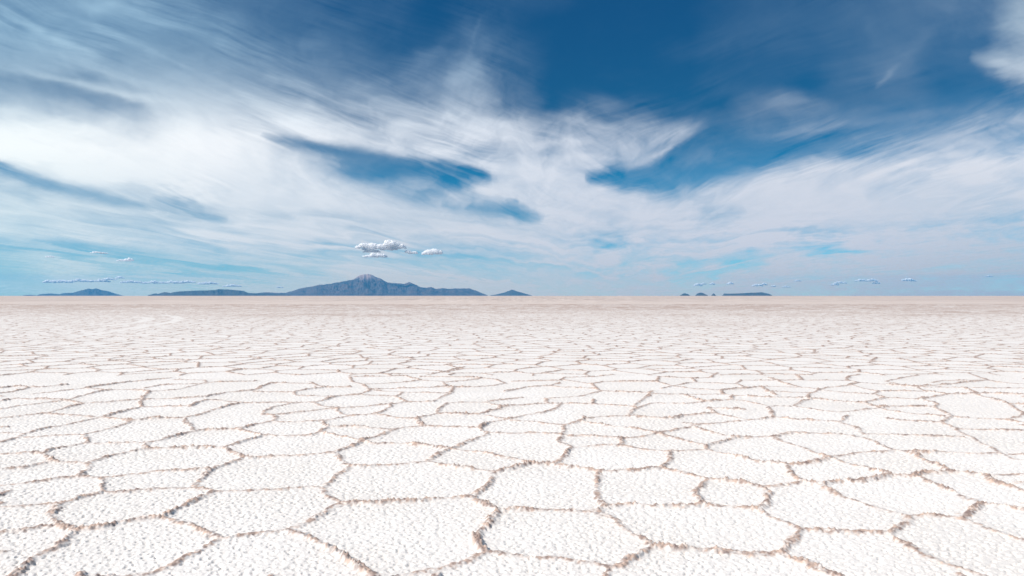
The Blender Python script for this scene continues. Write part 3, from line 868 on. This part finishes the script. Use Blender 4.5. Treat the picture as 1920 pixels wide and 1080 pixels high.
# ------------------------------------------------------------------ small cumulus clouds
m, t, out = new_mat('cloud_white'); N, Lk = t.nodes, t.links
pb = N.new('ShaderNodeBsdfPrincipled'); pb.inputs['Base Color'].default_value = (0.985, 0.985, 0.99, 1)
pb.inputs['Roughness'].default_value = 1.0; pb.inputs['Specular IOR Level'].default_value = 0.0
pb.inputs['Subsurface Weight'].default_value = 1.0; pb.inputs['Subsurface Radius'].default_value = (1, 1, 1); pb.inputs['Subsurface Scale'].default_value = 1800.0
Lk.new(pb.outputs[0], out.inputs[0])
CLOUD = m
bm = bmesh.new(); bmesh.ops.create_icosphere(bm, subdivisions=3, radius=1.0)
IV = np.array([v.co[:] for v in bm.verts]); IF = np.array([[v.index for v in f.verts] for f in bm.faces]); bm.free()
def cloud(label, blobs, dist, group=None, seed=0, cat='cloud'):
    """blobs: (u, v, half width, half height) of each billow in photo pixels, rebuilt at its true size at that distance"""
    r = np.random.default_rng(seed); Vs, Fs = [], []; n = 0
    sc = dist / F
    cu = np.mean([b[0] for b in blobs]); cvb = max(b[1] + b[3] for b in blobs)
    ox, oz = (cu - 960) * sc, (HOR - cvb) * sc
    for (u, v, a, h) in blobs:
        k = max(2, int(a / max(h, 1) * 3.2))
        for q in range(k):
            f = (q + .5) / k * 2 - 1
            rad = h * r.uniform(.45, .8) * (1 - .45 * f * f)
            bx = u + f * (a - rad * .6); bz = v + h * (1 - .0) - rad * r.uniform(.7, 1.0) - r.uniform(0, 1) ** 1.5 * max(0, 2 * h * (1 - .6 * abs(f)) - 1.7 * rad)
            P = IV * np.array([rad * r.uniform(1.0, 1.5), rad * 1.5, rad])
            q1 = P / rad
            nz = (fbm(q1[:, 0] * 1.9 + q * 5 + seed, q1[:, 2] * 1.9 + q1[:, 1] * 1.1, 3, 501 + q) - .5)
            P = P * (1 + 0.75 * nz)[:, None]
            P[:, 2] = np.maximum(P[:, 2], -rad * .55)
            W = np.stack([(bx - 960) * sc + P[:, 0] * sc - ox, P[:, 1] * sc, (HOR - bz) * sc + P[:, 2] * sc - oz], -1)
            Vs.append(W); Fs.append(IF + n); n += len(IV)
    o = raw_mesh('cloud', np.concatenate(Vs), np.concatenate(Fs), None, CLOUD, True)
    md = o.modifiers.new('skin', 'REMESH'); md.mode = 'VOXEL'; md.voxel_size = sc * 0.28; md.use_smooth_shade = True
    dg = bpy.context.evaluated_depsgraph_get(); nm = bpy.data.meshes.new_from_object(o.evaluated_get(dg))
    o.modifiers.clear(); old = o.data; o.data = nm; nm.name = 'cloud'; bpy.data.meshes.remove(old)
    co = np.empty(len(nm.vertices) * 3, np.float32); nm.vertices.foreach_get('co', co); co = co.reshape(-1, 3)
    no = np.empty_like(co).reshape(-1); nm.vertex_normals.foreach_get('vector', no); no = no.reshape(-1, 3)
    q = co / sc
    dn = (fbm(q[:, 0] / 1.7 + seed, q[:, 2] / 1.5 + q[:, 1] / 3.1, 4, 601 + seed % 50, .6) - .45) * sc * 2.9
    co = co + no * dn[:, None] * np.clip(0.35 + no[:, 2:3], 0.1, 1)
    nm.vertices.foreach_set('co', co.reshape(-1)); nm.update()
    o.location = (ox, dist, oz + HC)
    tag(o, label=label, cat=cat, group=group)
    return o
CG = 'small cumulus clouds low over the horizon'
cloud('brightest puffy white cloud high above the volcano summit', [(690, 459, 23, 8.5), (731, 457, 24, 11), (712, 464, 34, 6.5), (752, 462, 11, 5.5), (697, 470, 17, 4)], 52000, CG, 1)
cloud('flat white cloud tucked under the brightest puff above the volcano', [(703, 478.5, 24, 5.5), (714, 478, 12, 5.5)], 49000, CG, 2)
cloud('ragged thin cloud between the two white puffs above the volcano', [(765, 471, 7, 6), (777, 473, 7, 4)], 52000, CG, 3)
cloud('compact white cloud right of the brightest puff above the volcano', [(801, 474, 11, 5), (815, 470, 15, 8)], 52000, CG, 4)
cloud('small lens-shaped white cloud above the left hill', [(232, 488, 14, 2.4), (241, 486.5, 10, 3)], 54000, CG, 5)
cloud('tiny white cloud at the far left edge of the sky', [(94, 481, 9, 1.8)], 54000, CG, 6)
cloud('faint flat cloud left of the lens-shaped cloud', [(182, 473, 13, 2), (194, 474.5, 8, 1.5)], 56000, CG, 7)
cloud('tiny cloud low over the left flank of the volcano', [(524, 538.5, 7, 1.6)], 130000, CG, 9)
cloud('long low bank of white cloud over the twin-summit hill', [(95, 527, 15, 4), (118, 527, 18, 4), (150, 526, 24, 3.5), (185, 526, 22, 3.2), (205, 523, 14, 2.6), (224, 520, 9, 2.5)], 120000, CG, 10)
cloud('long low bank of cloud over the low hill left of the volcano', [(245, 528, 22, 3), (290, 529, 26, 3.2), (325, 529, 22, 3), (352, 527.5, 14, 3.4), (390, 530.5, 20, 3.2), (435, 535.5, 18, 2.6)], 120000, CG, 11)
for lb, bl, d in [
 ('faint cloud directly above the leftmost islet', [(1308, 534, 9, 3), (1318, 532, 7, 2)], 150000),
 ('small pinkish cloud above the round islet', [(1335, 532, 6, 2.4)], 150000),
 ('small cloud above the left end of the flat island', [(1369, 531, 7, 2.8)], 150000),
 ('oblong cloud above the right end of the flat island', [(1420, 534.5, 12, 2.8), (1432, 533, 7, 2.4)], 150000),
 ('tiny cloud just right of the flat island', [(1450, 536, 5, 2)], 150000),
 ('tiny bright cloud standing alone between the island and the right cloud group', [(1496, 526, 7, 1.8)], 150000),
 ('flat faint cloud low right of the flat island', [(1474, 537.5, 9, 1.6)], 150000),
 ('sloping cloud left of the widest right-hand cloud', [(1565, 533, 9, 2.4), (1576, 529.5, 12, 2.6)], 150000),
 ('widest of the small clouds on the right horizon', [(1616, 525, 13, 3), (1634, 525, 13, 3), (1643, 530, 7, 2.6)], 150000),
 ('small oval cloud, brightest at the far right horizon', [(1703, 524, 13, 3.4), (1714, 526, 6, 1.8)], 150000),
 ('faintest little cloud near the right edge of the picture', [(1855, 518, 9, 1.5)], 150000)]:
    cloud(lb, bl, d, CG, int(bl[0][0]))

# ------------------------------------------------------------------ air
hm, t, out = new_mat('haze_air'); N, Lk = t.nodes, t.links
pv = N.new('ShaderNodeVolumePrincipled'); pv.inputs['Color'].default_value = (0.11, 0.48, 0.93, 1)
pv.inputs['Density'].default_value = 1.15e-5; pv.inputs['Anisotropy'].default_value = 0.0
Lk.new(pv.outputs[0], out.inputs['Volume'])
me = bpy.data.meshes.new('haze'); b = bmesh.new(); bmesh.ops.create_cube(b, size=1.0)
for v in b.verts:
    v.co.x *= 2 * EXT; v.co.y *= 2 * EXT; v.co.z = -150.0 if v.co.z < 0 else 1720.0
b.to_mesh(me); b.free(); hz = bpy.data.objects.new('haze', me); COL.objects.link(hz); me.materials.append(hm)
tag(hz, kind='stuff')
